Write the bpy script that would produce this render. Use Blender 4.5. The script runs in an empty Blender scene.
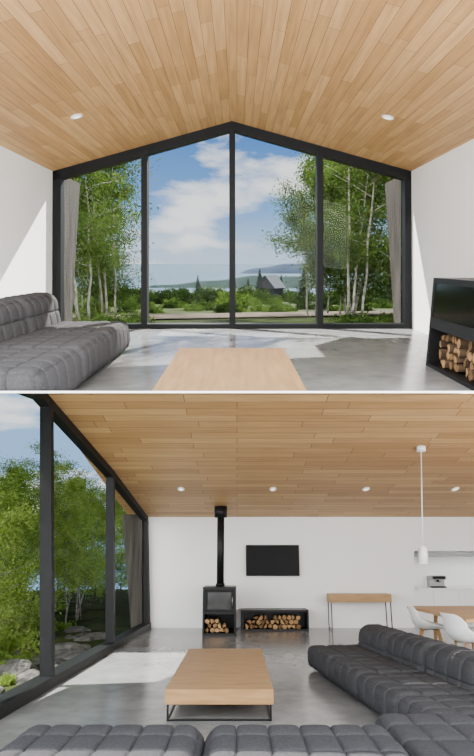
import bpy, bmesh, math, random
import numpy as np
from mathutils import Matrix, Vector, Euler

random.seed(7)
C = bpy.context.scene.collection
TU, TL = 152/560, 153/560
RU = Matrix.Rotation(math.atan(TU), 4, 'X')     # upper storey, floor pitched up
RL = Matrix.Rotation(-math.atan(TL), 4, 'X')    # lower storey, floor pitched down
UF, LF = -1.16, -1.41                            # floor heights in each storey

# ------------------------------------------------------------------ materials
def newmat(name):
    m = bpy.data.materials.new(name); m.use_nodes = True
    nt = m.node_tree; b = nt.nodes["Principled BSDF"]
    return m, nt, b

def plain(name, col, rough=.5, metal=0, var=.06, scale=8, bump=0, spec=.5, bscale=None, detail=4, rnd=0, sc3=None):
    m, nt, b = newmat(name)
    tc = nt.nodes.new("ShaderNodeTexCoord")
    n = nt.nodes.new("ShaderNodeTexNoise"); n.inputs["Scale"].default_value = scale; n.inputs["Detail"].default_value = detail
    src = tc.outputs["Object"]
    if sc3:
        mp = nt.nodes.new("ShaderNodeMapping"); mp.inputs["Scale"].default_value = sc3
        nt.links.new(src, mp.inputs[0]); src = mp.outputs[0]
    nt.links.new(src, n.inputs["Vector"])
    r = nt.nodes.new("ShaderNodeValToRGB")
    r.color_ramp.elements[0].position = .3; r.color_ramp.elements[1].position = .7
    r.color_ramp.elements[0].color = tuple(max(0, c*(1-var)) for c in col)+(1,)
    r.color_ramp.elements[1].color = tuple(min(1, c*(1+var)) for c in col)+(1,)
    nt.links.new(n.outputs["Fac"], r.inputs["Fac"]); out = r.outputs["Color"]
    if rnd:
        oi = nt.nodes.new("ShaderNodeObjectInfo"); mr = nt.nodes.new("ShaderNodeMapRange")
        mr.inputs["To Min"].default_value = 1-rnd; mr.inputs["To Max"].default_value = 1+rnd*.3
        vm = nt.nodes.new("ShaderNodeVectorMath"); vm.operation = 'SCALE'
        nt.links.new(oi.outputs["Random"], mr.inputs["Value"]); nt.links.new(out, vm.inputs[0]); nt.links.new(mr.outputs[0], vm.inputs["Scale"]); out = vm.outputs[0]
    nt.links.new(out, b.inputs["Base Color"])
    b.inputs["Roughness"].default_value = rough; b.inputs["Metallic"].default_value = metal
    b.inputs["Specular IOR Level"].default_value = spec
    if bump:
        n2 = nt.nodes.new("ShaderNodeTexNoise"); n2.inputs["Scale"].default_value = bscale or scale*3
        nt.links.new(tc.outputs["Object"], n2.inputs["Vector"])
        bp = nt.nodes.new("ShaderNodeBump"); bp.inputs["Strength"].default_value = bump; bp.inputs["Distance"].default_value = .02
        nt.links.new(n2.outputs["Fac"], bp.inputs["Height"]); nt.links.new(bp.outputs["Normal"], b.inputs["Normal"])
    return m

def grain(name, c1, c2, sc=(2, 30, 30), rough=.45):
    m, nt, b = newmat(name)
    tc = nt.nodes.new("ShaderNodeTexCoord"); mp = nt.nodes.new("ShaderNodeMapping")
    mp.inputs["Scale"].default_value = sc
    n = nt.nodes.new("ShaderNodeTexNoise"); n.inputs["Scale"].default_value = 1; n.inputs["Detail"].default_value = 5
    r = nt.nodes.new("ShaderNodeValToRGB")
    r.color_ramp.elements[0].position = .3; r.color_ramp.elements[1].position = .7
    r.color_ramp.elements[0].color = c1+(1,); r.color_ramp.elements[1].color = c2+(1,)
    nt.links.new(tc.outputs["Object"], mp.inputs[0]); nt.links.new(mp.outputs[0], n.inputs["Vector"])
    nt.links.new(n.outputs["Fac"], r.inputs["Fac"]); nt.links.new(r.outputs["Color"], b.inputs["Base Color"])
    b.inputs["Roughness"].default_value = rough; b.inputs["Specular IOR Level"].default_value = .3
    return m

def planks(name, along, width, length, c1, c2, seam, rough=.5):
    m, nt, b = newmat(name)
    tc = nt.nodes.new("ShaderNodeTexCoord"); sp = nt.nodes.new("ShaderNodeSeparateXYZ"); cb = nt.nodes.new("ShaderNodeCombineXYZ")
    nt.links.new(tc.outputs["Object"], sp.inputs[0])
    a, o = ("Y", "X") if along == "Y" else ("X", "Y")
    nt.links.new(sp.outputs[a], cb.inputs["X"]); nt.links.new(sp.outputs[o], cb.inputs["Y"])
    br = nt.nodes.new("ShaderNodeTexBrick"); br.inputs["Scale"].default_value = 1
    br.inputs["Brick Width"].default_value = length; br.inputs["Row Height"].default_value = width
    br.inputs["Mortar Size"].default_value = width*.026; br.inputs["Mortar Smooth"].default_value = .3
    br.inputs["Bias"].default_value = -.1; br.offset = .37; br.offset_frequency = 2; br.squash = .8; br.squash_frequency = 3
    br.inputs["Color1"].default_value = c1+(1,); br.inputs["Color2"].default_value = c2+(1,); br.inputs["Mortar"].default_value = seam+(1,)
    nt.links.new(cb.outputs[0], br.inputs["Vector"])
    mp = nt.nodes.new("ShaderNodeMapping"); mp.inputs["Scale"].default_value = (1.2, 22, 1)
    n = nt.nodes.new("ShaderNodeTexNoise"); n.inputs["Scale"].default_value = 1; n.inputs["Detail"].default_value = 6
    nt.links.new(cb.outputs[0], mp.inputs[0]); nt.links.new(mp.outputs[0], n.inputs["Vector"])
    r = nt.nodes.new("ShaderNodeValToRGB")
    r.color_ramp.elements[0].position = .3; r.color_ramp.elements[1].position = .7
    r.color_ramp.elements[0].color = (.76, .72, .68, 1); r.color_ramp.elements[1].color = (1.05, 1.03, 1, 1)
    mx = nt.nodes.new("ShaderNodeMixRGB"); mx.blend_type = 'MULTIPLY'; mx.inputs[0].default_value = 1
    nt.links.new(n.outputs["Fac"], r.inputs["Fac"])
    nt.links.new(br.outputs["Color"], mx.inputs[1]); nt.links.new(r.outputs["Color"], mx.inputs[2])
    nt.links.new(mx.outputs[0], b.inputs["Base Color"]); b.inputs["Roughness"].default_value = rough
    b.inputs["Specular IOR Level"].default_value = .2
    return m

def concrete():
    m, nt, b = newmat("polished_concrete")
    tc = nt.nodes.new("ShaderNodeTexCoord")
    a = nt.nodes.new("ShaderNodeTexNoise"); a.inputs["Scale"].default_value = .8; a.inputs["Detail"].default_value = 9; a.inputs["Roughness"].default_value = .6
    c = nt.nodes.new("ShaderNodeTexNoise"); c.inputs["Scale"].default_value = 5; c.inputs["Detail"].default_value = 6
    add = nt.nodes.new("ShaderNodeMath"); add.operation = 'MULTIPLY_ADD'; add.inputs[1].default_value = .45
    nt.links.new(tc.outputs["Object"], a.inputs["Vector"]); nt.links.new(tc.outputs["Object"], c.inputs["Vector"])
    nt.links.new(c.outputs["Fac"], add.inputs[0]); nt.links.new(a.outputs["Fac"], add.inputs[2])
    r = nt.nodes.new("ShaderNodeValToRGB")
    r.color_ramp.elements[0].position = .52; r.color_ramp.elements[1].position = .95
    r.color_ramp.elements[0].color = (.165, .168, .170, 1); r.color_ramp.elements[1].color = (.31, .315, .315, 1)
    nt.links.new(add.outputs[0], r.inputs["Fac"]); nt.links.new(r.outputs["Color"], b.inputs["Base Color"])
    b.inputs["Roughness"].default_value = .19; b.inputs["Specular IOR Level"].default_value = .5
    return m

def glassmat():
    m = bpy.data.materials.new("clear_glass"); m.use_nodes = True; nt = m.node_tree
    for n in list(nt.nodes): nt.nodes.remove(n)
    o = nt.nodes.new("ShaderNodeOutputMaterial"); t = nt.nodes.new("ShaderNodeBsdfTransparent"); g = nt.nodes.new("ShaderNodeBsdfGlossy")
    t.inputs[0].default_value = (.98, .99, .985, 1); g.inputs["Roughness"].default_value = .01
    mx = nt.nodes.new("ShaderNodeMixShader"); mx.inputs[0].default_value = .004
    nt.links.new(t.outputs[0], mx.inputs[1]); nt.links.new(g.outputs[0], mx.inputs[2]); nt.links.new(mx.outputs[0], o.inputs[0])
    return m

def leafmat(name, c1, c2, trans=.4):
    m = bpy.data.materials.new(name); m.use_nodes = True; nt = m.node_tree
    for n in list(nt.nodes): nt.nodes.remove(n)
    o = nt.nodes.new("ShaderNodeOutputMaterial"); d = nt.nodes.new("ShaderNodeBsdfDiffuse"); t = nt.nodes.new("ShaderNodeBsdfTranslucent")
    tc = nt.nodes.new("ShaderNodeTexCoord"); n = nt.nodes.new("ShaderNodeTexNoise"); n.inputs["Scale"].default_value = 2.3; n.inputs["Detail"].default_value = 6
    r = nt.nodes.new("ShaderNodeValToRGB"); r.color_ramp.elements[0].position = .35; r.color_ramp.elements[1].position = .65
    r.color_ramp.elements[0].color = c1+(1,); r.color_ramp.elements[1].color = c2+(1,)
    nt.links.new(tc.outputs["Object"], n.inputs["Vector"]); nt.links.new(n.outputs["Fac"], r.inputs["Fac"])
    mx = nt.nodes.new("ShaderNodeMixShader"); mx.inputs[0].default_value = trans
    nt.links.new(r.outputs[0], d.inputs[0]); nt.links.new(r.outputs[0], t.inputs[0])
    nt.links.new(d.outputs[0], mx.inputs[1]); nt.links.new(t.outputs[0], mx.inputs[2]); nt.links.new(mx.outputs[0], o.inputs[0])
    return m

def emit(name, col, s):
    m, nt, b = newmat(name)
    b.inputs["Base Color"].default_value = col+(1,)
    b.inputs["Emission Color"].default_value = col+(1,); b.inputs["Emission Strength"].default_value = s
    return m

M = dict(
    white=plain("white_plaster", (.93, .93, .93), .8, var=.01, scale=2, spec=.2),
    whitegloss=plain("white_lacquer", (.90, .90, .90), .3, var=.01),
    ceilU=planks("maple_ceiling_boards", "Y", .115, 1.9, (.60, .37, .165), (.43, .24, .090), (.16, .08, .03)),
    ceilL=planks("maple_ceiling_boards_crosswise", "X", .23, 2.0, (.62, .395, .18), (.43, .25, .10), (.18, .09, .035)),
    conc=concrete(),
    black=plain("black_aluminium", (.007, .008, .009), .5, var=.1, spec=.18),
    steel=plain("black_steel", (.009, .009, .010), .4, var=.15, spec=.22),
    screen=plain("black_screen", (.003, .003, .004), .35, var=.1, spec=.10),
    oak=grain("oak_grain", (.32, .18, .075), (.46, .28, .125), (3, 24, 24)),
    oakY=grain("oak_grain_lengthwise", (.31, .18, .075), (.42, .26, .115), (24, 2, 24)),
    fabric=plain("charcoal_felt", (.062, .062, .065), .95, var=.2, scale=60, bump=.3, bscale=160, spec=.05),
    fabricL=plain("charcoal_wool", (.058, .058, .062), .95, var=.2, scale=60, bump=.3, bscale=160, spec=.05),
    weather=plain("weathered_cedar", (.050, .046, .041), .9, var=.5, scale=1, detail=6, spec=.05, sc3=(14, 14, .7)),
    bark=grain("brown_bark", (.05, .032, .02), (.13, .085, .05), (4, 4, 20), .9),
    logend=plain("cut_wood", (.36, .215, .10), .8, var=.4, scale=22, rnd=.6, spec=.15),
    birch=plain("birch_bark", (.16, .148, .128), .8, var=.6, scale=9, spec=.2),
    pine=plain("dark_bark", (.04, .032, .024), .9, var=.3, scale=6, spec=.1),
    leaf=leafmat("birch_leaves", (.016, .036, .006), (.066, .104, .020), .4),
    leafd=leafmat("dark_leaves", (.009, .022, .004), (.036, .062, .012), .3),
    leaf2=leafmat("birch_leaves_lit_tint", (.11, .19, .024), (.32, .42, .09), .5),  # birch leaves in a brighter colour, sunlight painted in for the backlit lower trees
    leafd2=leafmat("green_leaves_lit_tint", (.08, .15, .022), (.22, .33, .06), .45),  # brighter copy of the dark leaves, with sun put into the colour
    farleaf=leafmat("far_bush_leaves", (.006, .014, .004), (.020, .034, .009), .2),
    needle=leafmat("spruce_needles", (.003, .008, .004), (.008, .016, .006), .15),
    ground=plain("rough_meadow", (.017, .023, .007), .95, var=.7, scale=1.1, detail=9, spec=.02),
    garden=plain("rough_grass", (.036, .047, .015), .95, var=.7, scale=1.5, detail=8, spec=.02),
    gravel=plain("gravel", (.050, .040, .031), .95, var=.5, scale=2.5, detail=8, spec=.02),
    rock=plain("grey_rock", (.09, .086, .080), .9, var=.5, scale=2, bump=.6, spec=.1),
    sea=plain("sea_water", (.034, .051, .069), .9, var=.03, scale=.01, spec=.01),
    hill=plain("distant_forest", (.0045, .011, .0045), .95, var=.6, scale=.12, detail=9, spec=.01),
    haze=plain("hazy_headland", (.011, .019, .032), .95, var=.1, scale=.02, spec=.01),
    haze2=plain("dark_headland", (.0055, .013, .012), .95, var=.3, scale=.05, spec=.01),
    slate=plain("blue_grey_roof", (.009, .016, .027), .8, var=.1, spec=.05),
    grey=plain("grey_boards", (.012, .014, .016), .8, var=.1, spec=.05),
    shelfgrey=plain("pale_laminate", (.42, .42, .42), .6, var=.05, spec=.3),
    glass=glassmat(),
    lamp=emit("lamp_glow", (1, .96, .88), 1.6),
    ember=plain("fire_glass", (.004, .004, .004), .12, var=.1, spec=.3),
    ember2=plain("firebox_glass", (.03, .032, .034), .15, var=.5, scale=3, spec=.5),
    chrome=plain("brushed_steel", (.3, .3, .3), .35, metal=.9),
)

# ------------------------------------------------------------------ mesh helpers
def hexa(bm, p, mi=0):
    v = [bm.verts.new(q) for q in p]
    for f in ((0,3,2,1),(4,5,6,7),(0,1,5,4),(1,2,6,5),(2,3,7,6),(3,0,4,7)):
        bm.faces.new([v[i] for i in f]).material_index = mi

def box(bm, x0, x1, y0, y1, z0, z1, mi=0):
    hexa(bm, [(x0,y0,z0),(x1,y0,z0),(x1,y1,z0),(x0,y1,z0),(x0,y0,z1),(x1,y0,z1),(x1,y1,z1),(x0,y1,z1)], mi)

def prism(bm, pts, y0, y1, mi=0):
    """polygon in XZ extruded along Y"""
    a = [bm.verts.new((x, y0, z)) for x, z in pts]; b = [bm.verts.new((x, y1, z)) for x, z in pts]
    n = len(pts)
    bm.faces.new(a).material_index = mi; bm.faces.new(b[::-1]).material_index = mi
    for i in range(n):
        j = (i+1) % n
        bm.faces.new([a[j], a[i], b[i], b[j]]).material_index = mi

def prism_x(bm, pts, x0, x1, mi=0):
    """polygon in YZ extruded along X"""
    a = [bm.verts.new((x0, y, z)) for y, z in pts]; b = [bm.verts.new((x1, y, z)) for y, z in pts]
    n = len(pts)
    bm.faces.new(a).material_index = mi; bm.faces.new(b[::-1]).material_index = mi
    for i in range(n):
        j = (i+1) % n
        bm.faces.new([a[j], a[i], b[i], b[j]]).material_index = mi

def tube(bm, pts, rad, n=8, mi=0, smooth=True):
    pts = [Vector(p) for p in pts]
    if not hasattr(rad, '__len__'): rad = [rad]*len(pts)
    rings = []
    for i, p in enumerate(pts):
        d = (pts[min(i+1, len(pts)-1)]-pts[max(i-1, 0)]).normalized()
        a = d.cross(Vector((0, 0, 1)) if abs(d.z) < .9 else Vector((1, 0, 0))).normalized(); b = d.cross(a)
        rings.append([bm.verts.new(p+(a*math.cos(t)+b*math.sin(t))*rad[i]) for t in [2*math.pi*k/n for k in range(n)]])
    for r, s in zip(rings, rings[1:]):
        for k in range(n):
            f = bm.faces.new([r[k], r[(k+1) % n], s[(k+1) % n], s[k]]); f.material_index = mi; f.smooth = smooth
    bm.faces.new(rings[0][::-1]).material_index = mi; bm.faces.new(rings[-1]).material_index = mi

CELL_T = (0, .035, .11, .30, .5, .70, .89, .965)
CELL_F = (0, .58, .86, .97, 1, .97, .86, .58)
def qblock(bm, x0, x1, y0, y1, z0, z1, nx, ny, nz, r=.07, puff=.03, lean=0):
    """quilted cushion block: flat square pillows with narrow stitched seams, rolled over the block's edges"""
    S = ((x1-x0)/2, (y1-y0)/2, (z1-z0)/2); cc = ((x0+x1)/2, (y0+y1)/2, (z0+z1)/2); N = (nx, ny, nz); cache = {}; sub = 8
    rr = min(r, *[s*.95 for s in S])
    def pf(i, n):
        t = (i//sub+CELL_T[i % sub])/n
        return 2*t-1, (1 if i in (0, n*sub) else CELL_F[i % sub])
    def vert(ax, sg, a, b, ia, ib):
        p = [0, 0, 0]; p[ax] = sg*S[ax]
        ta, fa = pf(a, N[ia]); tb_, fb = pf(b, N[ib])
        p[ia] = ta*S[ia]; p[ib] = tb_*S[ib]
        k = tuple(round(c, 5) for c in p)
        if k in cache: return cache[k]
        inn = [max(-(S[i]-rr), min(S[i]-rr, p[i])) for i in range(3)]
        d = Vector([p[i]-inn[i] for i in range(3)]).normalized()
        q = Vector(inn)+d*(rr+puff*(fa*fb-.8))
        q.x += lean*(q.z/S[2]+1)/2
        v = bm.verts.new((q.x+cc[0], q.y+cc[1], q.z+cc[2])); cache[k] = v
        return v
    for ax in range(3):
        ia, ib = (ax+1) % 3, (ax+2) % 3
        for sg in (-1, 1):
            for a in range(N[ia]*sub):
                for b in range(N[ib]*sub):
                    q = [vert(ax, sg, a, b, ia, ib), vert(ax, sg, a+1, b, ia, ib), vert(ax, sg, a+1, b+1, ia, ib), vert(ax, sg, a, b+1, ia, ib)]
                    if sg < 0: q.reverse()
                    try:
                        f = bm.faces.new(q); f.smooth = True
                    except ValueError: pass

def mesh(bm, name, mats, recalc=True):
    if recalc: bmesh.ops.recalc_face_normals(bm, faces=bm.faces)
    me = bpy.data.meshes.new(name); bm.to_mesh(me); bm.free()
    for m in (mats if isinstance(mats, (list, tuple)) else [mats]): me.materials.append(m)
    return me

def struct(name, R, fn, mats, label=None, bevel=0):
    bm = bmesh.new(); fn(bm); o = bpy.data.objects.new(name, mesh(bm, name, mats)); C.objects.link(o)
    o.matrix_world = R; o["kind"] = "structure"
    if label: o["label"] = label
    return o

def thing(name, R, loc, label, cat, rot=(0, 0, 0), group=None, data=None, scale=1):
    o = bpy.data.objects.new(name, data); C.objects.link(o)
    if data is None: o.empty_display_size = .2
    o.matrix_world = R @ Matrix.Translation(loc) @ Euler(rot).to_matrix().to_4x4() @ Matrix.Scale(scale, 4)
    o["label"] = label; o["category"] = cat
    if group: o["group"] = group
    return o

def part(par, name, fn, mats, bevel=0, label=None, data=None):
    if data is None:
        bm = bmesh.new(); fn(bm); data = mesh(bm, name, mats)
    o = bpy.data.objects.new(name, data); C.objects.link(o); o.parent = par
    if bevel:
        b = o.modifiers.new("bevel", 'BEVEL'); b.width = bevel; b.segments = 2
    if label: o["label"] = label
    return o

def trim_at_slab(o, Mw, k, keep_above):
    """cut a mesh where it meets the storey slab"""
    n = Vector((0, -k, 1)).normalized(); inv = Mw.inverted()
    co = inv @ Vector((0, 0, 0)); nn = (inv.to_3x3() @ n).normalized()
    bm = bmesh.new(); bm.from_mesh(o.data)
    g = bm.verts[:]+bm.edges[:]+bm.faces[:]
    r = bmesh.ops.bisect_plane(bm, geom=g, plane_co=co, plane_no=nn, clear_inner=keep_above, clear_outer=not keep_above)
    ed = [e for e in r['geom_cut'] if isinstance(e, bmesh.types.BMEdge)]
    if ed: bmesh.ops.holes_fill(bm, edges=ed, sides=0)
    bm.to_mesh(o.data); bm.free()

KT, KB = .0411, .0375   # slab top / underside slopes

# ------------------------------------------------------------------ slab between the storeys
def f(bm):
    prism_x(bm, [(3.42, 3.42*KB), (7.64, 7.64*KB), (7.64, 7.64*KT), (3.42, 3.42*KT)], -4.2, 4.2)
struct("trim_1", Matrix.Identity(4), f, M["white"], "thin white slab edge between the two storeys")

# ================================================================== UPPER STOREY
def f(bm):
    prism_x(bm, [(5.06, UF), (10.6, UF), (10.6, UF-.16), (6.3, UF-.16)], -3.5, 3.3)
struct("floor", RU, f, M["conc"], "polished grey concrete floor")
struct("wall_left", RU, lambda bm: prism(bm, [(-3.35, UF-.1), (-3.10, 1.52), (-3.3, 1.52), (-3.55, UF-.1)], 4.5, 10.4), M["white"], "plain white plaster wall")
struct("wall_right", RU, lambda bm: prism(bm, [(3.17, UF-.1), (2.93, 1.52), (3.13, 1.52), (3.37, UF-.1)], 4.5, 10.4), M["white"], "plain white plaster wall")
struct("ceiling", RU, lambda bm: prism(bm, [(-3.4, 1.40), (-.083, 2.24), (3.23, 1.40), (3.23, 1.60), (-.083, 2.44), (-3.4, 1.60)], 4.5, 10.4), M["ceilU"], "pitched timber board ceiling")
# weathered cladding of the recess outside the glass
def fin(bm, xb, xt, s):
    P = [(xb, 10.38, UF-.3), (xb, 10.75, UF-.3), (xt, 11.45, 1.44), (xt, 10.38, 1.44)]
    Q = [(x+s*.14, y, z) for x, y, z in P]
    hexa(bm, P+Q)
struct("wall_fin_left", RU, lambda bm: fin(bm, -3.20, -2.99, -1), M["weather"], "weathered grey timber side wall outside the glass")
struct("wall_fin_right", RU, lambda bm: fin(bm, 3.04, 2.82, 1), M["weather"], "weathered grey timber side wall outside the glass")

def f(bm):
    y0, y1 = 10.16, 10.36
    prism(bm, [(-3.35, UF), (-3.185, UF), (-2.965, 1.46), (-3.12, 1.47)], y0, y1)
    prism(bm, [(3.17, UF), (3.04, UF), (2.83, 1.46), (2.95, 1.47)], y0, y1)
    prism(bm, [(-3.12, 1.47), (-.083, 2.24), (-.083, 2.10), (-3.12, 1.32)], y0, y1)
    prism(bm, [(2.95, 1.47), (-.083, 2.24), (-.083, 2.10), (2.95, 1.32)], y0, y1)
    prism(bm, [(-3.3, UF), (3.1, UF), (3.1, UF+.08), (-3.3, UF+.08)], y0-.01, y1)
    for xb, xt, zt in ((-1.676, -1.545, 1.80), (-.082, -.08, 2.15), (1.503, 1.385, 1.80)):
        prism(bm, [(xb-.055, UF), (xb+.055, UF), (xt+.05, zt), (xt-.05, zt)], y0-.02, y1)
w = struct("window_1", RU, f, M["black"], "gabled four-pane window wall in black frame")
part(w, "window_glass", lambda bm: prism(bm, [(-3.25, UF+.03), (3.1, UF+.03), (2.9, 1.40), (-.083, 2.17), (-3.05, 1.40)], 10.26, 10.27), M["glass"])

# recessed lights
def downlight(R, loc, rot, sy=1):
    o = thing("recessed_light", R, loc, "small white round recessed ceiling light", "light", rot=rot, group="recessed ceiling lights")
    def ring(bm):
        n = 24
        for k in range(n):
            a, b = 2*math.pi*k/n, 2*math.pi*(k+1)/n
            c = lambda t, r, z: (r*math.cos(t), r*math.sin(t)*sy, z)
            hexa(bm, [c(a,.045,-.012), c(a,.075,-.012), c(b,.075,-.012), c(b,.045,-.012), c(a,.045,.01), c(a,.075,.01), c(b,.075,.01), c(b,.045,.01)])
    part(o, "trim_ring", ring, M["whitegloss"])
    part(o, "bulb", lambda bm: bmesh.ops.create_circle(bm, cap_ends=True, segments=20, radius=.046, matrix=Matrix.Translation((0, 0, -.004)) @ Matrix.Diagonal((1, sy, 1, 1))), M["lamp"])
sl = math.atan(.2533)
downlight(RU, (-2.0, 7.7, 1.753), (0, -sl, 0))
downlight(RU, (1.88, 7.7, 1.742), (0, sl, 0))

# upper sofa
so = thing("sofa", RU, (-2.0, 6.3, UF), "charcoal quilted low sofa beside the white wall", "sofa")
for i, (a, b) in enumerate(((1.2, .01), (0, -1.19), (-1.2, -2.4))):
    s = part(so, "seat_cushion", lambda bm: qblock(bm, -.36, .58, b, a, .04, .41, 4, 5, 1, r=.10, puff=.026), M["fabric"])
    s2 = part(so, "backrest", lambda bm: qblock(bm, -.66, -.28, b, a, .10, .78, 1, 5, 3, r=.13, puff=.026, lean=-.06), M["fabric"])
    for q in (s, s2): trim_at_slab(q, RU @ Matrix.Translation((-2.0, 6.3, UF)), KT, True)

# upper coffee table
tb = thing("coffee_table", RU, (-.05, 4.4, UF), "low oak coffee table with dark steel frame", "table")
q = part(tb, "tabletop", lambda bm: box(bm, -.485, .49, -.98, .84, .30, .38), M["oakY"])
trim_at_slab(q, RU @ Matrix.Translation((-.05, 4.4, UF)), KT, True)
for x in (-.46, .44):
    q = part(tb, "leg", lambda bm: box(bm, x, x+.025, .79, .815, 0, .30), M["steel"])
    trim_at_slab(q, RU @ Matrix.Translation((-.05, 4.4, UF)), KT, True)

# logs
def log_mesh(seed, L, r):
    rnd = random.Random(seed); bm = bmesh.new()
    if seed % 3 == 0:
        shape = [(r*(.85+.3*rnd.random())*math.cos(6.283*k/9), r*(.85+.3*rnd.random())*math.sin(6.283*k/9)) for k in range(9)]
    elif seed % 3 == 1:   # quarter split
        shape = [(-.7*r, -.7*r)]+[(-.7*r+1.75*r*math.cos(a), -.7*r+1.75*r*math.sin(a)) for a in (0, .35, .75, 1.15, 1.57)]
    else:                 # half split
        shape = [(1.1*r*math.cos(a), -.45*r+1.25*r*math.sin(a)) for a in (0, .5, 1.0, 1.6, 2.1, 2.7, 3.14)]
    n = len(shape); rings = []
    for y in (-L/2, -L*.17, L*.2, L/2):
        j = rnd.uniform(-.005, .005)
        rings.append([bm.verts.new((x+j, y, z)) for x, z in shape])
    for a, b in zip(rings, rings[1:]):
        for k in range(n):
            bm.faces.new([a[k], a[(k+1) % n], b[(k+1) % n], b[k]]).material_index = 0
    bm.faces.new(rings[0]).material_index = 1; bm.faces.new(rings[-1][::-1]).material_index = 1
    return mesh(bm, "firewood_log", [M["bark"], M["logend"]])
def logs(R, origin, w, rows, r, L, axis, group, seed=0):
    ms = [log_mesh(seed+k, L, r) for k in range(9)]; rnd = random.Random(seed)
    for j in range(rows):
        n = int(w/(2*r))-(j % 2)
        for i in range(n):
            if j == rows-1 and rnd.random() < .4: continue
            u = -w/2+r*(1+(j % 2))+i*2*r+rnd.uniform(-.006, .006); z = r+j*r*1.78
            dep = rnd.uniform(-.05, .05)
            loc = (origin[0]+(u if axis == 'Y' else dep), origin[1]+(dep if axis == 'Y' else u), origin[2]+z)
            o = thing("firewood_log", R, loc, "split firewood log with pale cut end", "firewood", group=group, data=rnd.choice(ms))
            o.matrix_world = R @ Matrix.Translation(loc) @ Matrix.Rotation(math.pi/2 if axis != 'Y' else 0, 4, 'Z') @ Matrix.Rotation(rnd.uniform(0, 6), 4, 'Y') @ Matrix.Scale(rnd.uniform(.8, 1.05), 4)

# upper stove
st = thing("wood_stove", RU, (2.7, 5.75, UF), "black steel wood stove with glass front over a log box", "stove")
def f(bm):
    x0, x1, y0, y1 = -.5, .30, -.72, .70
    box(bm, x0, x1, y0, y1, .50, .56); box(bm, x0, x1, y0, y1, .93, .99)
    box(bm, x0, x1, y1-.06, y1, .56, .93); box(bm, x0, x1, y0, y0+.06, .56, .93); box(bm, x1-.06, x1, y0, y1, .56, .93)
part(st, "firebox", f, M["steel"])
part(st, "glass_door", lambda bm: box(bm, -.49, -.47, -.66, .64, .56, .93), M["ember"])
def f(bm):
    x0, x1, y0, y1 = -.5, .30, -.72, .70
    box(bm, x0, x1, y0, y1, 0, .04); box(bm, x0, x1, y0, y1, .44, .499)
    box(bm, x0, x1, y1-.06, y1, .04, .46); box(bm, x0, x1, y0, y0+.04, .04, .46); box(bm, x1-.04, x1, y0, y1, .04, .46)
part(st, "log_box", f, M["steel"])
logs(RU, (2.56, 5.72, UF+.045), 1.26, 4, .048, .55, 'X', "firewood under the stove", 11)

# ================================================================== LOWER STOREY
D = 14.3
def wx(Y, Z): return -2.085-.0247*(D-Y)-(.06+.010*max(0, 10.6-Y))*(Z-LF)
def cz(Y): return 1.217+.154*(D-Y)
struct("floor", RL, lambda bm: box(bm, -2.45, 6.8, 1.6, 15.6, LF-.15, LF), M["conc"], "polished grey concrete floor")
def f(bm):
    prism(bm, [(-2.5, LF-.1), (4.24, LF-.1), (4.39, .385), (4.39, 1.5), (-2.5, 1.5)], D, D+.2)
    prism(bm, [(4.39, .385), (6.8, .385), (6.8, 1.5), (4.39, 1.5)], D, D+.2)
struct("wall_back", RL, f, M["white"], "white plaster wall behind the stove")
struct("wall_fin_back", RL, lambda bm: prism(bm, [(-2.22, LF-.3), (-2.45, LF-.3), (-2.85, 1.25), (-2.35, 1.3)], D-.25, D+.1), M["weather"], "weathered grey timber side wall outside the glass")
def f(bm):
    box(bm, 4.1, 6.8, 15.5, 15.6, LF, .6); box(bm, 4.1, 6.8, D+.2, 15.6, .40, .5); box(bm, 4.1, 4.2, D+.2, 15.6, LF, .6)
struct("wall_niche", RL, f, M["white"], "white recess for the kitchen counter")
struct("wall_right", RL, lambda bm: box(bm, 6.8, 7.0, 5, 15.6, LF-.1, 2.2), M["white"], "white plaster wall")
struct("ceiling", RL, lambda bm: prism_x(bm, [(D+.3, cz(D+.3)), (7.32, cz(7.32)), (7.45, cz(7.3)+.12), (D+.3, cz(D)+.14)], -2.72, 7.0), M["ceilL"], "sloping timber board ceiling")

def bar(bm, Ya, Yb, Za, Zb, za2=None, zb2=None, T=.15, inn=0):
    """frame member in the leaning window wall; Z range at Ya and at Yb"""
    za2 = Za if za2 is None else za2; zb2 = Zb if zb2 is None else zb2
    P = []
    for (Y, Z) in ((Ya, Za), (Yb, za2), (Yb, zb2), (Ya, Zb)):
        P.append((wx(Y, Z)+inn, Y, Z))
    Q = [(x-T, y, z) for x, y, z in P]
    hexa(bm, P+Q)
def f(bm):
    bar(bm, 1.8, 14.3, LF-.02, LF+.12, T=.22, inn=.03)
    bar(bm, 7.15, 10.6, cz(7.15)-.15, cz(7.15)+.02, cz(10.6)-.14, cz(10.6)+.03, inn=.01)
    bar(bm, 10.6, 14.3, cz(10.6)-.14, cz(10.6)+.03, cz(D)-.13, cz(D)+.03, inn=.01)
    bar(bm, 1.8, 7.15, 1.4, 1.6, cz(7.15)-.16, cz(7.15)+.02, inn=.01)
    for Y, Wd in ((3.6, .10), (7.42, .11), (10.6, .11), (14.12, .17)):
        bar(bm, Y, Y+Wd, LF, cz(max(Y, 7.2))-.02, inn=.012)
wl = struct("window_2", RL, f, M["black"], "tall black-framed window wall")
gl = part(wl, "window_glass", lambda bm: [bar(bm, 1.8, 7.45, LF+.02, 2.2, T=.008, inn=-.08), bar(bm, 7.45, 14.3, LF+.02, cz(7.15)-.1, LF+.02, cz(D)-.1, T=.008, inn=-.08)], M["glass"])
for o in (wl, gl): trim_at_slab(o, RL, KB, False)

for x in (-1.186, .762, 2.73, 4.62):
    downlight(RL, (x, 11.85, cz(11.85)), (-math.atan(.154), 0, 0), 1.9)

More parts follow.
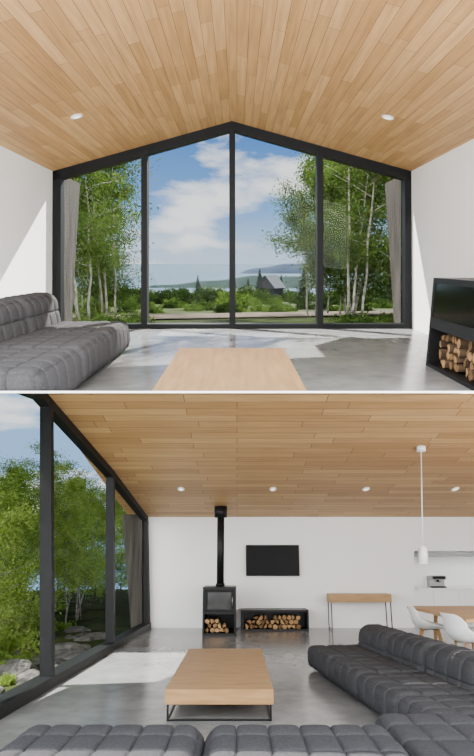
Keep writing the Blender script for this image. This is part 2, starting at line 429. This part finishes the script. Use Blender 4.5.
# stove with flue
st = thing("wood_stove", RL, (-.38, 13.3, LF), "black steel wood stove with flue pipe and log niche", "stove")
def f(bm):
    x0, x1, y0, y1 = -.36, .36, -.6, .55
    box(bm, x0, x1, y0, y1, .43, .48); box(bm, x0, x1, y0, y1, .93, .99)
    box(bm, x0, x0+.05, y0, y1, .48, .93); box(bm, x1-.05, x1, y0, y1, .48, .93); box(bm, x0, x1, y1-.05, y1, .48, .93)
part(st, "firebox", f, M["steel"], bevel=.006)
door = part(st, "door", lambda bm: [box(bm, -.31, .31, -.61, -.58, .48, .53), box(bm, -.31, .31, -.61, -.58, .88, .93), box(bm, -.31, -.25, -.61, -.58, .53, .88), box(bm, .25, .31, -.61, -.58, .53, .88)], M["black"])
part(door, "glass", lambda bm: box(bm, -.25, .25, -.60, -.585, .53, .88), M["ember2"])
part(door, "handle", lambda bm: tube(bm, [(.28, -.64, .6), (.28, -.64, .8)], .012), M["chrome"])
def f(bm):
    x0, x1, y0, y1 = -.36, .36, -.6, .55
    box(bm, x0, x1, y0, y1, 0, .05); box(bm, x0, x0+.04, y0, y1, .05, .43); box(bm, x1-.04, x1, y0, y1, .05, .43); box(bm, x0, x1, y1-.04, y1, .05, .43)
part(st, "log_niche", f, M["steel"], bevel=.006)
zc = cz(13.3)-LF
def f(bm):
    tube(bm, [(0, 0, .98), (0, 0, zc-.02)], .083, 24)
    tube(bm, [(0, 0, 1.0), (0, 0, 1.05)], .1, 24)
part(st, "flue_pipe", f, M["steel"])
part(st, "ceiling_collar", lambda bm: tube(bm, [(0, 0, zc-.25), (0, 0, zc+.0)], .15, 28), M["steel"])
logs(RL, (-.38, 13.1, LF+.05), .62, 3, .052, .6, 'Y', "firewood under the stove", 31)

cab = thing("log_cabinet", RL, (.87, 13.95, LF), "low black steel log holder filled with firewood", "log holder")
def f(bm):
    x0, x1, y0, y1 = -.78, .78, -.3, .3
    box(bm, x0, x1, y0, y1, 0, .035); box(bm, x0, x1, y0, y1, .41, .455); box(bm, x0, x0+.035, y0, y1, .03, .42); box(bm, x1-.035, x1, y0, y1, .03, .42)
    box(bm, x0, x1, y1-.03, y1, .03, .42)
part(cab, "frame", f, M["steel"])
part(cab, "shelf_divider", lambda bm: box(bm, -.745, -.715, -.28, .27, .035, .41), M["steel"])
logs(RL, (.87, 13.9, LF+.037), 1.4, 3, .054, .42, 'Y', "firewood in the low log holder", 51)

tv = thing("television", RL, (.875, 14.24, .157), "flat black wall-mounted television", "television")
part(tv, "casing", lambda bm: box(bm, -.655, .655, -.04, .05, -.37, .37), M["black"], bevel=.008)
part(tv, "screen", lambda bm: box(bm, -.635, .635, -.046, -.041, -.35, .35), M["screen"])

cn = thing("console_table", RL, (2.88, 13.95, LF), "slim oak console table on thin black steel legs", "table")
part(cn, "tabletop", lambda bm: box(bm, -.72, .72, -.25, .25, .62, .80), M["oak"], bevel=.006)
part(cn, "drawer", lambda bm: box(bm, -.66, .66, -.262, -.25, .64, .78), M["oak"], bevel=.003)
for x in (-.70, .68):
    for y in (-.24, .22):
        part(cn, "leg", lambda bm: box(bm, x, x+.022, y, y+.022, 0, .62), M["steel"])
    part(cn, "stretcher", lambda bm: box(bm, x, x+.02, -.24, .24, .02, .04), M["steel"])

# coffee table lower
ct = thing("coffee_table", RL, (-.17, 7.25, LF), "low square oak coffee table on black steel frame", "table")
part(ct, "tabletop", lambda bm: box(bm, -.52, .52, -1.39, 1.39, .148, .28), M["oak"], bevel=.004)
for x in (-.50, .482):
    for y in (-1.36, 1.33):
        part(ct, "leg", lambda bm: box(bm, x, x+.018, y, y+.03, 0, .15), M["steel"])
part(ct, "base_rail", lambda bm: [box(bm, -.50, .50, -1.36, -1.33, 0, .012), box(bm, -.50, .50, 1.33, 1.36, 0, .012), box(bm, -.50, -.482, -1.36, 1.36, 0, .012), box(bm, .482, .50, -1.36, 1.36, 0, .012)], M["steel"])

# sofa right
so = thing("sofa", RL, (1.65, 7.2, LF), "charcoal quilted sofa with low back near the dining table", "sofa", rot=(0, 0, math.radians(6.8)))
for a, b in ((1.6, .49), (.49, -.62), (-.62, -1.73), (-1.73, -2.45)):
    n = 3 if a < -1.7 else 4
    part(so, "seat_cushion", lambda bm: qblock(bm, -.46, .36, b, a, .03, .32, 3, n, 1, r=.08, puff=.024), M["fabricL"])
    part(so, "backrest", lambda bm: qblock(bm, .24, .62, b, a, .12, .60, 1, n, 2, r=.12, puff=.024, lean=.10), M["fabricL"])
# sofa in front
so = thing("sofa", RL, (0, 3.3, LF), "long charcoal quilted sofa facing the stove wall", "sofa")
for a, b in ((-1.36, -.20), (-.20, .98)):
    part(so, "seat_cushion", lambda bm: qblock(bm, a, b, -.75, .72, .04, .45, 6, 5, 2, r=.12, puff=.026), M["fabricL"])
    part(so, "backrest", lambda bm: qblock(bm, a, b, -1.15, -.76, .10, .60, 6, 1, 2, r=.12, puff=.026), M["fabricL"])
part(so, "corner_cushion", lambda bm: qblock(bm, 1.0, 2.4, -.80, 1.35, .04, .37, 6, 6, 1, r=.10, puff=.026), M["fabricL"])

# dining table
dt = thing("dining_table", RL, (4.1, 9.2, LF), "long oak dining table", "table")
part(dt, "tabletop", lambda bm: box(bm, -1.08, 1.6, -1.35, 1.3, .70, .745), M["oak"], bevel=.006)
for x in (-.75, 1.3):
    for y in (-1.1, 1.0):
        part(dt, "leg", lambda bm: tube(bm, [(x, y, 0), (x*.93, y*.93, .70)], [.025, .035], 10), M["oak"])

# chairs
def shell(bm):
    prof = [(-.25, .415), (-.24, .44), (-.18, .45), (-.05, .435), (.08, .43), (.17, .45), (.215, .50), (.235, .58), (.25, .66), (.265, .72), (.27, .745)]
    wid = [.17, .20, .225, .24, .245, .245, .24, .235, .215, .18, .13]
    lip = [.0, .01, .03, .07, .12, .15, .12, .05, .02, .01, 0]
    fw = [0, 0, 0, 0, 0, .02, .06, .09, .08, .05, .02]
    G = []
    for (y, z), w_, l, fo in zip(prof, wid, lip, fw):
        row = []
        for k in range(13):
            u = k/6-1
            row.append(bm.verts.new((u*w_*1.08, y-fo*abs(u)**2.2, z+l*abs(u)**2.6)))
        G.append(row)
    for a, b in zip(G, G[1:]):
        for k in range(12):
            fa = bm.faces.new([a[k], a[k+1], b[k+1], b[k]]); fa.smooth = True
bm = bmesh.new(); shell(bm); SH = mesh(bm, "seat_shell", M["whitegloss"])
def legm(sx, sy):
    bm = bmesh.new(); tube(bm, [(sx*.22, sy*.21, 0), (sx*.10, sy*.10, .43)], [.010, .016], 8); return mesh(bm, "leg", M["oak"])
LG = [legm(a, b) for a in (-1, 1) for b in (-1, 1)]
bm = bmesh.new()
for a, b in (((-.15,-.15,.2),(.15,.15,.2)), ((-.15,.15,.2),(.15,-.15,.2)), ((-.12,-.12,.42),(.12,.12,.42)), ((-.12,.12,.42),(.12,-.12,.42))): tube(bm, [a, b], .006, 6)
BR = mesh(bm, "brace", M["steel"])
for (x, y, r) in ((3.02, 9.35, 78), (3.0, 7.75, 100), (4.4, 7.6, 185)):
    ch = thing("dining_chair", RL, (x, y, LF), "white moulded shell chair with slim wooden legs", "chair", rot=(0, 0, math.radians(r)), group="white dining chairs", scale=1.12)
    o = part(ch, "seat_shell", None, None, data=SH)
    sm = o.modifiers.new("solid", 'SOLIDIFY'); sm.thickness = .012
    o.modifiers.new("sub", 'SUBSURF').render_levels = 2
    for m_ in LG: part(ch, "leg", None, None, data=m_)
    part(ch, "brace", None, None, data=BR)

# pendant
pd = thing("pendant_lamp", RL, (3.0, 9.35, .06), "slim white pendant lamp on a thin white cord", "lamp", rot=(0, math.radians(4.0), 0))
def f(bm):
    tube(bm, [(0, 0, .0), (0, 0, .235)], [.078, .070], 24)
    tube(bm, [(0, 0, .235), (0, 0, .27)], [.070, .02], 24)
part(pd, "lamp_shade", f, M["whitegloss"])
part(pd, "bulb", lambda bm: tube(bm, [(0, 0, -.006), (0, 0, .004)], .06, 20), M["lamp"])
part(pd, "cord", lambda bm: tube(bm, [(0, 0, .25), (0, 0, 1.88)], .008, 8), M["whitegloss"])
part(pd, "canopy", lambda bm: tube(bm, [(0, 0, 1.84), (0, 0, 1.93)], .075, 24), M["whitegloss"])

# kitchen niche
kc = thing("kitchen_cabinet", RL, (5.5, 15.0, LF), "white handleless kitchen base cabinet in the recess", "cabinet")
part(kc, "body", lambda bm: box(bm, -1.25, 1.25, -.40, .48, 0, .86), M["whitegloss"])
for i in range(4):
    part(kc, "door", lambda bm: box(bm, -1.24+i*.62, -.63+i*.62, -.425, -.402, .08, .85), M["whitegloss"], bevel=.004)
wt = thing("worktop", RL, (5.5, 15.0, LF+.862), "thin pale kitchen worktop", "worktop")
part(wt, "slab", lambda bm: box(bm, -1.27, 1.27, -.44, .48, 0, .04), M["whitegloss"])
wc = thing("wall_shelf", RL, (5.5, 14.9, .27), "pale shallow shelf at the top of the recess", "shelf")
part(wc, "board", lambda bm: box(bm, -1.25, 1.25, -.35, .5, 0, .05), M["shelfgrey"])
cm = thing("coffee_machine", RL, (5.08, 14.85, LF+.903), "black and steel espresso machine on the worktop", "coffee machine", scale=.8)
part(cm, "body", lambda bm: [box(bm, -.24, .24, .0, .25, 0, .36), box(bm, -.24, .24, -.2, .02, .25, .37)], M["chrome"], bevel=.012)
part(cm, "drip_tray", lambda bm: box(bm, -.22, .22, -.2, 0, 0, .05), M["black"])
part(cm, "brew_head", lambda bm: [tube(bm, [(0, -.1, .25), (0, -.1, .18)], .04, 14), tube(bm, [(0, -.1, .2), (0, -.3, .18)], .014, 8)], M["black"])
part(cm, "control_panel", lambda bm: box(bm, -.2, .2, -.21, -.2, .27, .35), M["black"])
l = bpy.data.lights.new("niche_fill_light", 'AREA'); l.shape = 'RECTANGLE'; l.size = 2.2; l.size_y = .1; l.energy = 8  # added fill lamp that brightens the enclosed recess
o = bpy.data.objects.new("niche_fill_light", l); C.objects.link(o); o.matrix_world = RL @ Matrix.Translation((5.5, 14.75, .25))

# ================================================================== OUTDOORS
def leaves(rng, pos, size, name, mat, flat=0.3):
    n = len(pos)
    a = rng.normal(size=(n, 3)); a /= np.linalg.norm(a, axis=1)[:, None]
    b = rng.normal(size=(n, 3)); b -= (a*b).sum(1)[:, None]*a; b /= np.linalg.norm(b, axis=1)[:, None]
    s = (size*(.6+.8*rng.random(n)))[:, None]
    v = np.stack([pos-a*s, pos-b*s*.6, pos+a*s, pos+b*s*.6], 1).reshape(-1, 3)
    me = bpy.data.meshes.new(name)
    me.from_pydata(v.tolist(), [], [(4*i, 4*i+1, 4*i+2, 4*i+3) for i in range(n)])
    me.materials.append(mat); return me

def tree(seed, h, spread, nl, stems, size, mat, bark, low=.22):
    rnd = random.Random(seed); rng = np.random.default_rng(seed); bm = bmesh.new(); P = []
    for s in range(stems):
        ang = rnd.uniform(0, 6.28); off = .25*s
        base = Vector((math.cos(ang)*off, math.sin(ang)*off, -.3)); hh = h*rnd.uniform(.8, 1)
        lean = Vector((rnd.uniform(-.12, .12), rnd.uniform(-.12, .12), 1))
        pts = [base+lean*hh*t+Vector((rnd.uniform(-.06, .06), rnd.uniform(-.06, .06), 0))*(t > 0) for t in [i/8 for i in range(9)]]
        tube(bm, pts, [.034*(1-.85*i/8)*h/6 for i in range(9)], 7)
        for k in range(int(42/stems**.5)):
            t = rnd.uniform(low, .98); i = int(t*8); p = pts[i].lerp(pts[min(i+1, 8)], t*8-i)
            az = rnd.uniform(0, 6.28); L = spread*(1-.62*t)*rnd.uniform(.5, 1.1)*(.6+min(1, (t-low)*4)*.4)
            d = Vector((math.cos(az), math.sin(az), rnd.uniform(.1, .7)))
            q = p+d*L*.5; e = q+(d+Vector((0, 0, -.15+rnd.uniform(-.2, .2))))*L*.5
            tube(bm, [p, q, e], [.014, .009, .004], 4)
            for _ in range(6):
                c = q.lerp(e, rnd.uniform(-.6, 1.25)); P.append((c, .10+.11*L))
    m = nl//len(P); pos = []
    for c, sg in P:
        pos.append(rng.normal(size=(m, 3))*np.array([sg, sg, sg*.75])+np.array(c))
    return mesh(bm, "trunk", bark), leaves(rng, np.concatenate(pos), size, "foliage", mat)

def conifer(seed, h, rad, nl):
    rng = np.random.default_rng(seed); bm = bmesh.new(); tube(bm, [(0, 0, -.2), (0, 0, h)], [.1, .01], 7)
    t = 1-np.sqrt(rng.random(nl)); az = rng.random(nl)*6.283; lay = (np.floor(t*14)+.2)/14
    rr = rad*(1-t)*np.sqrt(rng.random(nl))*(.75+.35*np.sin(az*5+lay*40)); z = h*(.06+.94*t)-rr*.25
    return mesh(bm, "trunk", M["pine"]), leaves(rng, np.stack([rr*np.cos(az), rr*np.sin(az), z], 1), .07, "foliage", M["needle"])

def shrub(seed, nl, mat, size):
    rng = np.random.default_rng(seed); p = rng.normal(size=(nl, 3)); p /= np.linalg.norm(p, axis=1)[:, None]
    p *= (rng.random(nl)**.4)[:, None]*(1+.25*np.sin(p[:, :1]*7+seed)+.2*np.sin(p[:, 1:2]*9)); p[:, 2] = np.abs(p[:, 2])*.75
    return leaves(rng, p, size, "shrub", mat)

T = [tree(1, 6.5, 1.9, 18000, 2, .036, M["leaf"], M["birch"]), tree(2, 7, 1.7, 18000, 3, .036, M["leaf"], M["birch"]),
     tree(3, 6, 2.2, 19000, 1, .040, M["leafd"], M["pine"], .12), tree(4, 5.5, 2.0, 18000, 3, .036, M["leaf"], M["birch"], .15)]
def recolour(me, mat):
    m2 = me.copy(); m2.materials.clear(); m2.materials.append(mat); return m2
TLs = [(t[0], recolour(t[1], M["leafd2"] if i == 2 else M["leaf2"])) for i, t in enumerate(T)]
CN = [conifer(5, 6, 1.6, 7000)]
SB = [shrub(1, 3000, M["leafd"], .06), shrub(2, 3000, M["leaf"], .06), shrub(3, 3000, M["farleaf"], .07)]
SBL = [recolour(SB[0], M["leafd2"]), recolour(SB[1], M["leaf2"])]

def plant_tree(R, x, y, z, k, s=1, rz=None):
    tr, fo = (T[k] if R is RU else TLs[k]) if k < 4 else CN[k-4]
    nm = "birch_tree" if k in (0, 1, 3) else ("leafy_tree" if k == 2 else "spruce_tree")
    lb = {"birch_tree": "slender pale-trunked birch with light green leaves", "leafy_tree": "dense dark green leafy tree", "spruce_tree": "dark pointed spruce tree"}[nm]
    o = thing(nm, R, (x, y, z), lb, "tree", rot=(0, 0, random.uniform(0, 6.28) if rz is None else rz), group="trees outside the window", scale=s)
    part(o, "trunk", None, None, data=tr); part(o, "foliage", None, None, data=fo)
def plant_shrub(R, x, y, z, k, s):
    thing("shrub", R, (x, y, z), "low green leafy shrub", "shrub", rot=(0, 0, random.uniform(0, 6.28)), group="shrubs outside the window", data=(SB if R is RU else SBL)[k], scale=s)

def gz(Y): return -1.30-.055*(Y-10.6) if Y < 70 else -4.57-.12*(Y-70)
def f(bm):
    n = 24
    Ys = [10.6, 14, 18, 24, 30, 38, 48, 60, 70, 90, 120, 170]
    G = []
    for Y in Ys:
        G.append([bm.verts.new((X*(.02*Y*2+.35), Y, gz(Y))) for X in [(-n/2+i)*1.6 for i in range(n+1)]])
    for a, b in zip(G, G[1:]):
        for i in range(n): fa = bm.faces.new([a[i], a[i+1], b[i+1], b[i]]); fa.smooth = True
struct("ground_meadow", RU, f, M["ground"], "sloping meadow outside the window")
def f(bm):
    G = []
    for i in range(21):
        X = -20+i*2.0; Y = 17+.25*X+1.2*math.sin(X*.2); G.append([bm.verts.new((X, Y+d, gz(Y+d)+.05)) for d in (0, 2, 4.2)])
    for a, b in zip(G, G[1:]):
        for k in (0, 1): bm.faces.new([a[k], b[k], b[k+1], a[k+1]])
struct("ground_track", RU, f, M["gravel"], "pale gravel track")
struct("ground_sea", RU, lambda bm: bmesh.ops.create_grid(bm, x_segments=1, y_segments=1, size=6000, matrix=Matrix.Translation((0, 6300, -45))), M["sea"], "calm pale blue sea")
def ridge(bm, x0, x1, Y, h, zb, pw=.7, n=60, dep=200, ph=0):
    A = []
    for i in range(n+1):
        t = i/n; x = x0+(x1-x0)*t; z = zb+h*(math.sin(math.pi*min(1, t))**pw*.85+.08*math.sin(t*17+ph)+.05*math.sin(t*37+ph))
        A.append((bm.verts.new((x, Y, zb-5)), bm.verts.new((x, Y+dep*.3, z)), bm.verts.new((x, Y+dep, zb-5))))
    for a, b in zip(A, A[1:]):
        for k in (0, 1): fa = bm.faces.new([a[k], b[k], b[k+1], a[k+1]]); fa.smooth = True
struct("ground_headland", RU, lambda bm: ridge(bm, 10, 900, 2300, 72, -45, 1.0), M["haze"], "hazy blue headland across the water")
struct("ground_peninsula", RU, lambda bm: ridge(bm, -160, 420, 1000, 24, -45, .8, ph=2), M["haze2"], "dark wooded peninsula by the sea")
def f(bm):
    G = []
    for j, Y in enumerate((110, 160, 230, 320, 420)):
        G.append([bm.verts.new((X*Y/110, Y, -9-.06*(Y-110)+1.5*math.sin(X*.23+j)+.05*X*Y/110*.5)) for X in [(-60+i*3) for i in range(41)]])
    for a, b in zip(G, G[1:]):
        for i in range(40): fa = bm.faces.new([a[i], a[i+1], b[i+1], b[i]]); fa.smooth = True
struct("ground_forest", RU, f, M["hill"], "wooded slope running down to the water")

hs = thing("cottage", RU, (3.4, 58, gz(58)+1.2), "small dark cottage with steep blue-grey roof among trees", "house", rot=(0, 0, -.6), scale=.62)
part(hs, "body", lambda bm: prism(bm, [(-1.5, -2.4), (1.5, -2.4), (1.5, .5), (0, 2.1), (-1.5, .5)], -1.5, 1.5), M["grey"])
part(hs, "roof", lambda bm: [prism(bm, [(-1.8, .22), (0, 2.16), (0, 2.32), (-1.9, .32)], -1.8, 1.8), prism(bm, [(1.8, .22), (0, 2.16), (0, 2.32), (1.9, .32)], -1.8, 1.8)], M["slate"])
part(hs, "window", lambda bm: box(bm, -.4, .4, -1.53, -1.5, -.6, .4), M["black"])

for x, y, k, s in ((-4.0, 15.3, 0, .97), (-4.4, 18.5, 1, .98), (-6.2, 17.5, 2, 1.05), (-5.5, 15.2, 3, .98), (-6.2, 23, 3, 1.15), (-4.9, 21.5, 2, .88),
                   (3.1, 15.8, 1, .98), (4.6, 16.6, 2, 1.05), (4.2, 20.5, 0, 1.15), (6.2, 18, 3, 1.1), (2.55, 18.5, 0, .92), (7.2, 23, 2, 1.2), (4.9, 14.3, 3, .8), (3.6, 18.0, 3, 1.05), (2.9, 21, 1, .95)):
    plant_tree(RU, x, y, gz(y), k, s)
for x, y, s in ((2.1, 50, .38), (1.2, 62, .42), (6.4, 55, .6), (4.9, 64, .5), (-4.5, 66, .5), (2.6, 66, .62)):
    plant_tree(RU, x, y, gz(y), 4, s)
rr = random.Random(3)
for i in range(130):
    y = rr.uniform(32, 80); x = rr.uniform(-.36, .34)*y
    if 2.0 < x < 4.8 and y < 58: continue
    plant_shrub(RU, x, y, gz(y)-.1, rr.choice((0, 1, 2, 2)), rr.uniform(.9, 1.9)*(y/60)**.5)
for i in range(60):
    y = rr.uniform(22, 34); x = rr.uniform(-.3, .3)*y
    plant_shrub(RU, x, y, gz(y)-.05, rr.choice((0, 1, 2)), rr.uniform(.25, .6))
for i in range(16):
    y = rr.uniform(12, 16); x = rr.choice((-1, 1))*rr.uniform(2.0, 4.4)
    plant_shrub(RU, x, y, gz(y)-.1, rr.randint(0, 1), rr.uniform(.25, .5))

# lower outdoors
def f(bm):
    G = []
    for j in range(25):
        Y = 1+j*2.2
        G.append([bm.verts.new((-2.55-i*1.5, Y, LF-.25-.03*i*1.5+.12*math.sin(i*1.7+j*.9)*(i > 0))) for i in range(24)])
    for a, b in zip(G, G[1:]):
        for i in range(23): fa = bm.faces.new([a[i], a[i+1], b[i+1], b[i]]); fa.smooth = True
struct("ground_garden", RL, f, M["garden"], "rough grassy ground outside the window")
def rock_mesh(seed):
    bm = bmesh.new(); bmesh.ops.create_icosphere(bm, subdivisions=3, radius=1); rnd = random.Random(seed)
    for v in bm.verts:
        c = v.co; k = 1+.22*math.sin(c.x*3+seed)+.15*math.sin(c.y*5+c.z*3)+.05*rnd.random(); v.co = Vector((c.x*k*1.3, c.y*k, c.z*k*.5))
    return mesh(bm, "rock", M["rock"])
RK = [rock_mesh(1), rock_mesh(4)]
for i in range(38):
    y = rr.uniform(5.5, 16); x = -2.8-rr.uniform(.25, 1.8)
    thing("rock", RL, (x, y, LF-.28), "weathered grey rock in the grass", "rock", rot=(0, 0, rr.uniform(0, 6)), group="rocks outside the window", data=rr.choice(RK), scale=rr.uniform(.15, .36))
for i in range(20):
    y = rr.uniform(5.5, 16); x = -2.75-rr.uniform(.2, 1.8)
    plant_shrub(RL, x, y, LF-.32, rr.randint(0, 1), rr.uniform(.12, .24))
for x, y, k, s in ((-5.6, 13.5, 3, .76), (-5.0, 17.5, 0, .74), (-6.8, 15.8, 2, .82), (-5.6, 21.5, 1, .82), (-8.0, 20, 2, .92), (-9.5, 24, 0, 1.02),
                   (-6.6, 27, 2, 1.0), (-8.8, 31, 2, 1.12), (-12, 28, 1, 1.1), (-13, 34, 2, 1.25), (-7.2, 36, 2, 1.2), (-4.9, 10.3, 3, .50), (-7.4, 24, 1, 1.0), (-10.5, 32, 0, 1.2)):
    plant_tree(RL, x, y, LF-.35+.03*(x+2.5), k, s)
for i in range(50):
    y = rr.uniform(10, 30); x = -rr.uniform(.24, .46)*y-1.2
    plant_shrub(RL, x, y, LF-.45+.03*(x+2.5), rr.randint(0, 1), rr.uniform(.4, .9))

# ================================================================== LIGHT
def sun(dirv, strength, angle, col):
    l = bpy.data.lights.new("sun", 'SUN'); l.energy = strength; l.angle = angle; l.color = col
    o = bpy.data.objects.new("sun", l); C.objects.link(o)
    o.rotation_mode = 'QUATERNION'; o.rotation_quaternion = Vector(dirv).to_track_quat('Z', 'Y')
a = RU.to_3x3() @ Vector((.42, .84, .64))
sun(a, 26, .012, (1, .96, .9))
b = RL.to_3x3() @ Vector((-1, -.15, 1.7))
sun(b, 20, .012, (1, .96, .9))

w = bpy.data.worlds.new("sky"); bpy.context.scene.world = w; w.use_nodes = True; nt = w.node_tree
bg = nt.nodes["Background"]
tc = nt.nodes.new("ShaderNodeTexCoord"); sp = nt.nodes.new("ShaderNodeSeparateXYZ")
nt.links.new(tc.outputs["Generated"], sp.inputs[0])
r = nt.nodes.new("ShaderNodeValToRGB"); cr = r.color_ramp
cr.elements[0].position = 0; cr.elements[0].color = (.34, .58, .94, 1)
cr.elements[1].position = .62; cr.elements[1].color = (.07, .20, .54, 1)
for p, c in ((.20, (.60, .75, .92, 1)), (.27, (.58, .74, .92, 1)), (.34, (.20, .43, .83, 1)), (.45, (.08, .25, .66, 1))):
    e = cr.elements.new(p); e.color = c
nt.links.new(sp.outputs["Z"], r.inputs["Fac"])
mp = nt.nodes.new("ShaderNodeMapping"); mp.inputs["Scale"].default_value = (2.6, 2.6, 8); mp.inputs["Location"].default_value = (.4, 0, .3)
n = nt.nodes.new("ShaderNodeTexNoise"); n.inputs["Scale"].default_value = 1.3; n.inputs["Detail"].default_value = 8; n.inputs["Roughness"].default_value = .58
nt.links.new(tc.outputs["Generated"], mp.inputs[0]); nt.links.new(mp.outputs[0], n.inputs["Vector"])
r2 = nt.nodes.new("ShaderNodeValToRGB"); r2.color_ramp.elements[0].position = .51; r2.color_ramp.elements[1].position = .61
nt.links.new(n.outputs["Fac"], r2.inputs["Fac"])
mx = nt.nodes.new("ShaderNodeMixRGB"); mx.inputs[2].default_value = (1.15, 1.17, 1.2, 1)
nt.links.new(r2.outputs["Color"], mx.inputs[0]); nt.links.new(r.outputs["Color"], mx.inputs[1])
# -Y half of the sky brightened as added fill light for both rooms
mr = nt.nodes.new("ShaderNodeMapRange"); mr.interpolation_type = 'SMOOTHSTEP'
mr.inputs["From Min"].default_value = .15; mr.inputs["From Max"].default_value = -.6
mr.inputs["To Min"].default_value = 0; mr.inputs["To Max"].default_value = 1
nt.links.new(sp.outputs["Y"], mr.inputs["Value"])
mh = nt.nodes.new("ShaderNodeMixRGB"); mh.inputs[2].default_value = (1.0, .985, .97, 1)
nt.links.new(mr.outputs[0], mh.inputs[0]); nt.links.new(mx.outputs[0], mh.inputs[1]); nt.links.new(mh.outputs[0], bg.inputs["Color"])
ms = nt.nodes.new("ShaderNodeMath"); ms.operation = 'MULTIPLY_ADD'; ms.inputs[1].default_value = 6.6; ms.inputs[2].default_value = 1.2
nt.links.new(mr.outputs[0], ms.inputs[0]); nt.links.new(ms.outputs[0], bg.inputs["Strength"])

# ================================================================== CAMERA
cd = bpy.data.cameras.new("camera"); cam = bpy.data.objects.new("camera", cd); C.objects.link(cam)
cam.rotation_euler = (math.pi/2, 0, 0); cd.sensor_width = 36; cd.lens = 560*36/756; cd.shift_y = 36/756
cd.clip_start = .05; cd.clip_end = 20000
bpy.context.scene.camera = cam
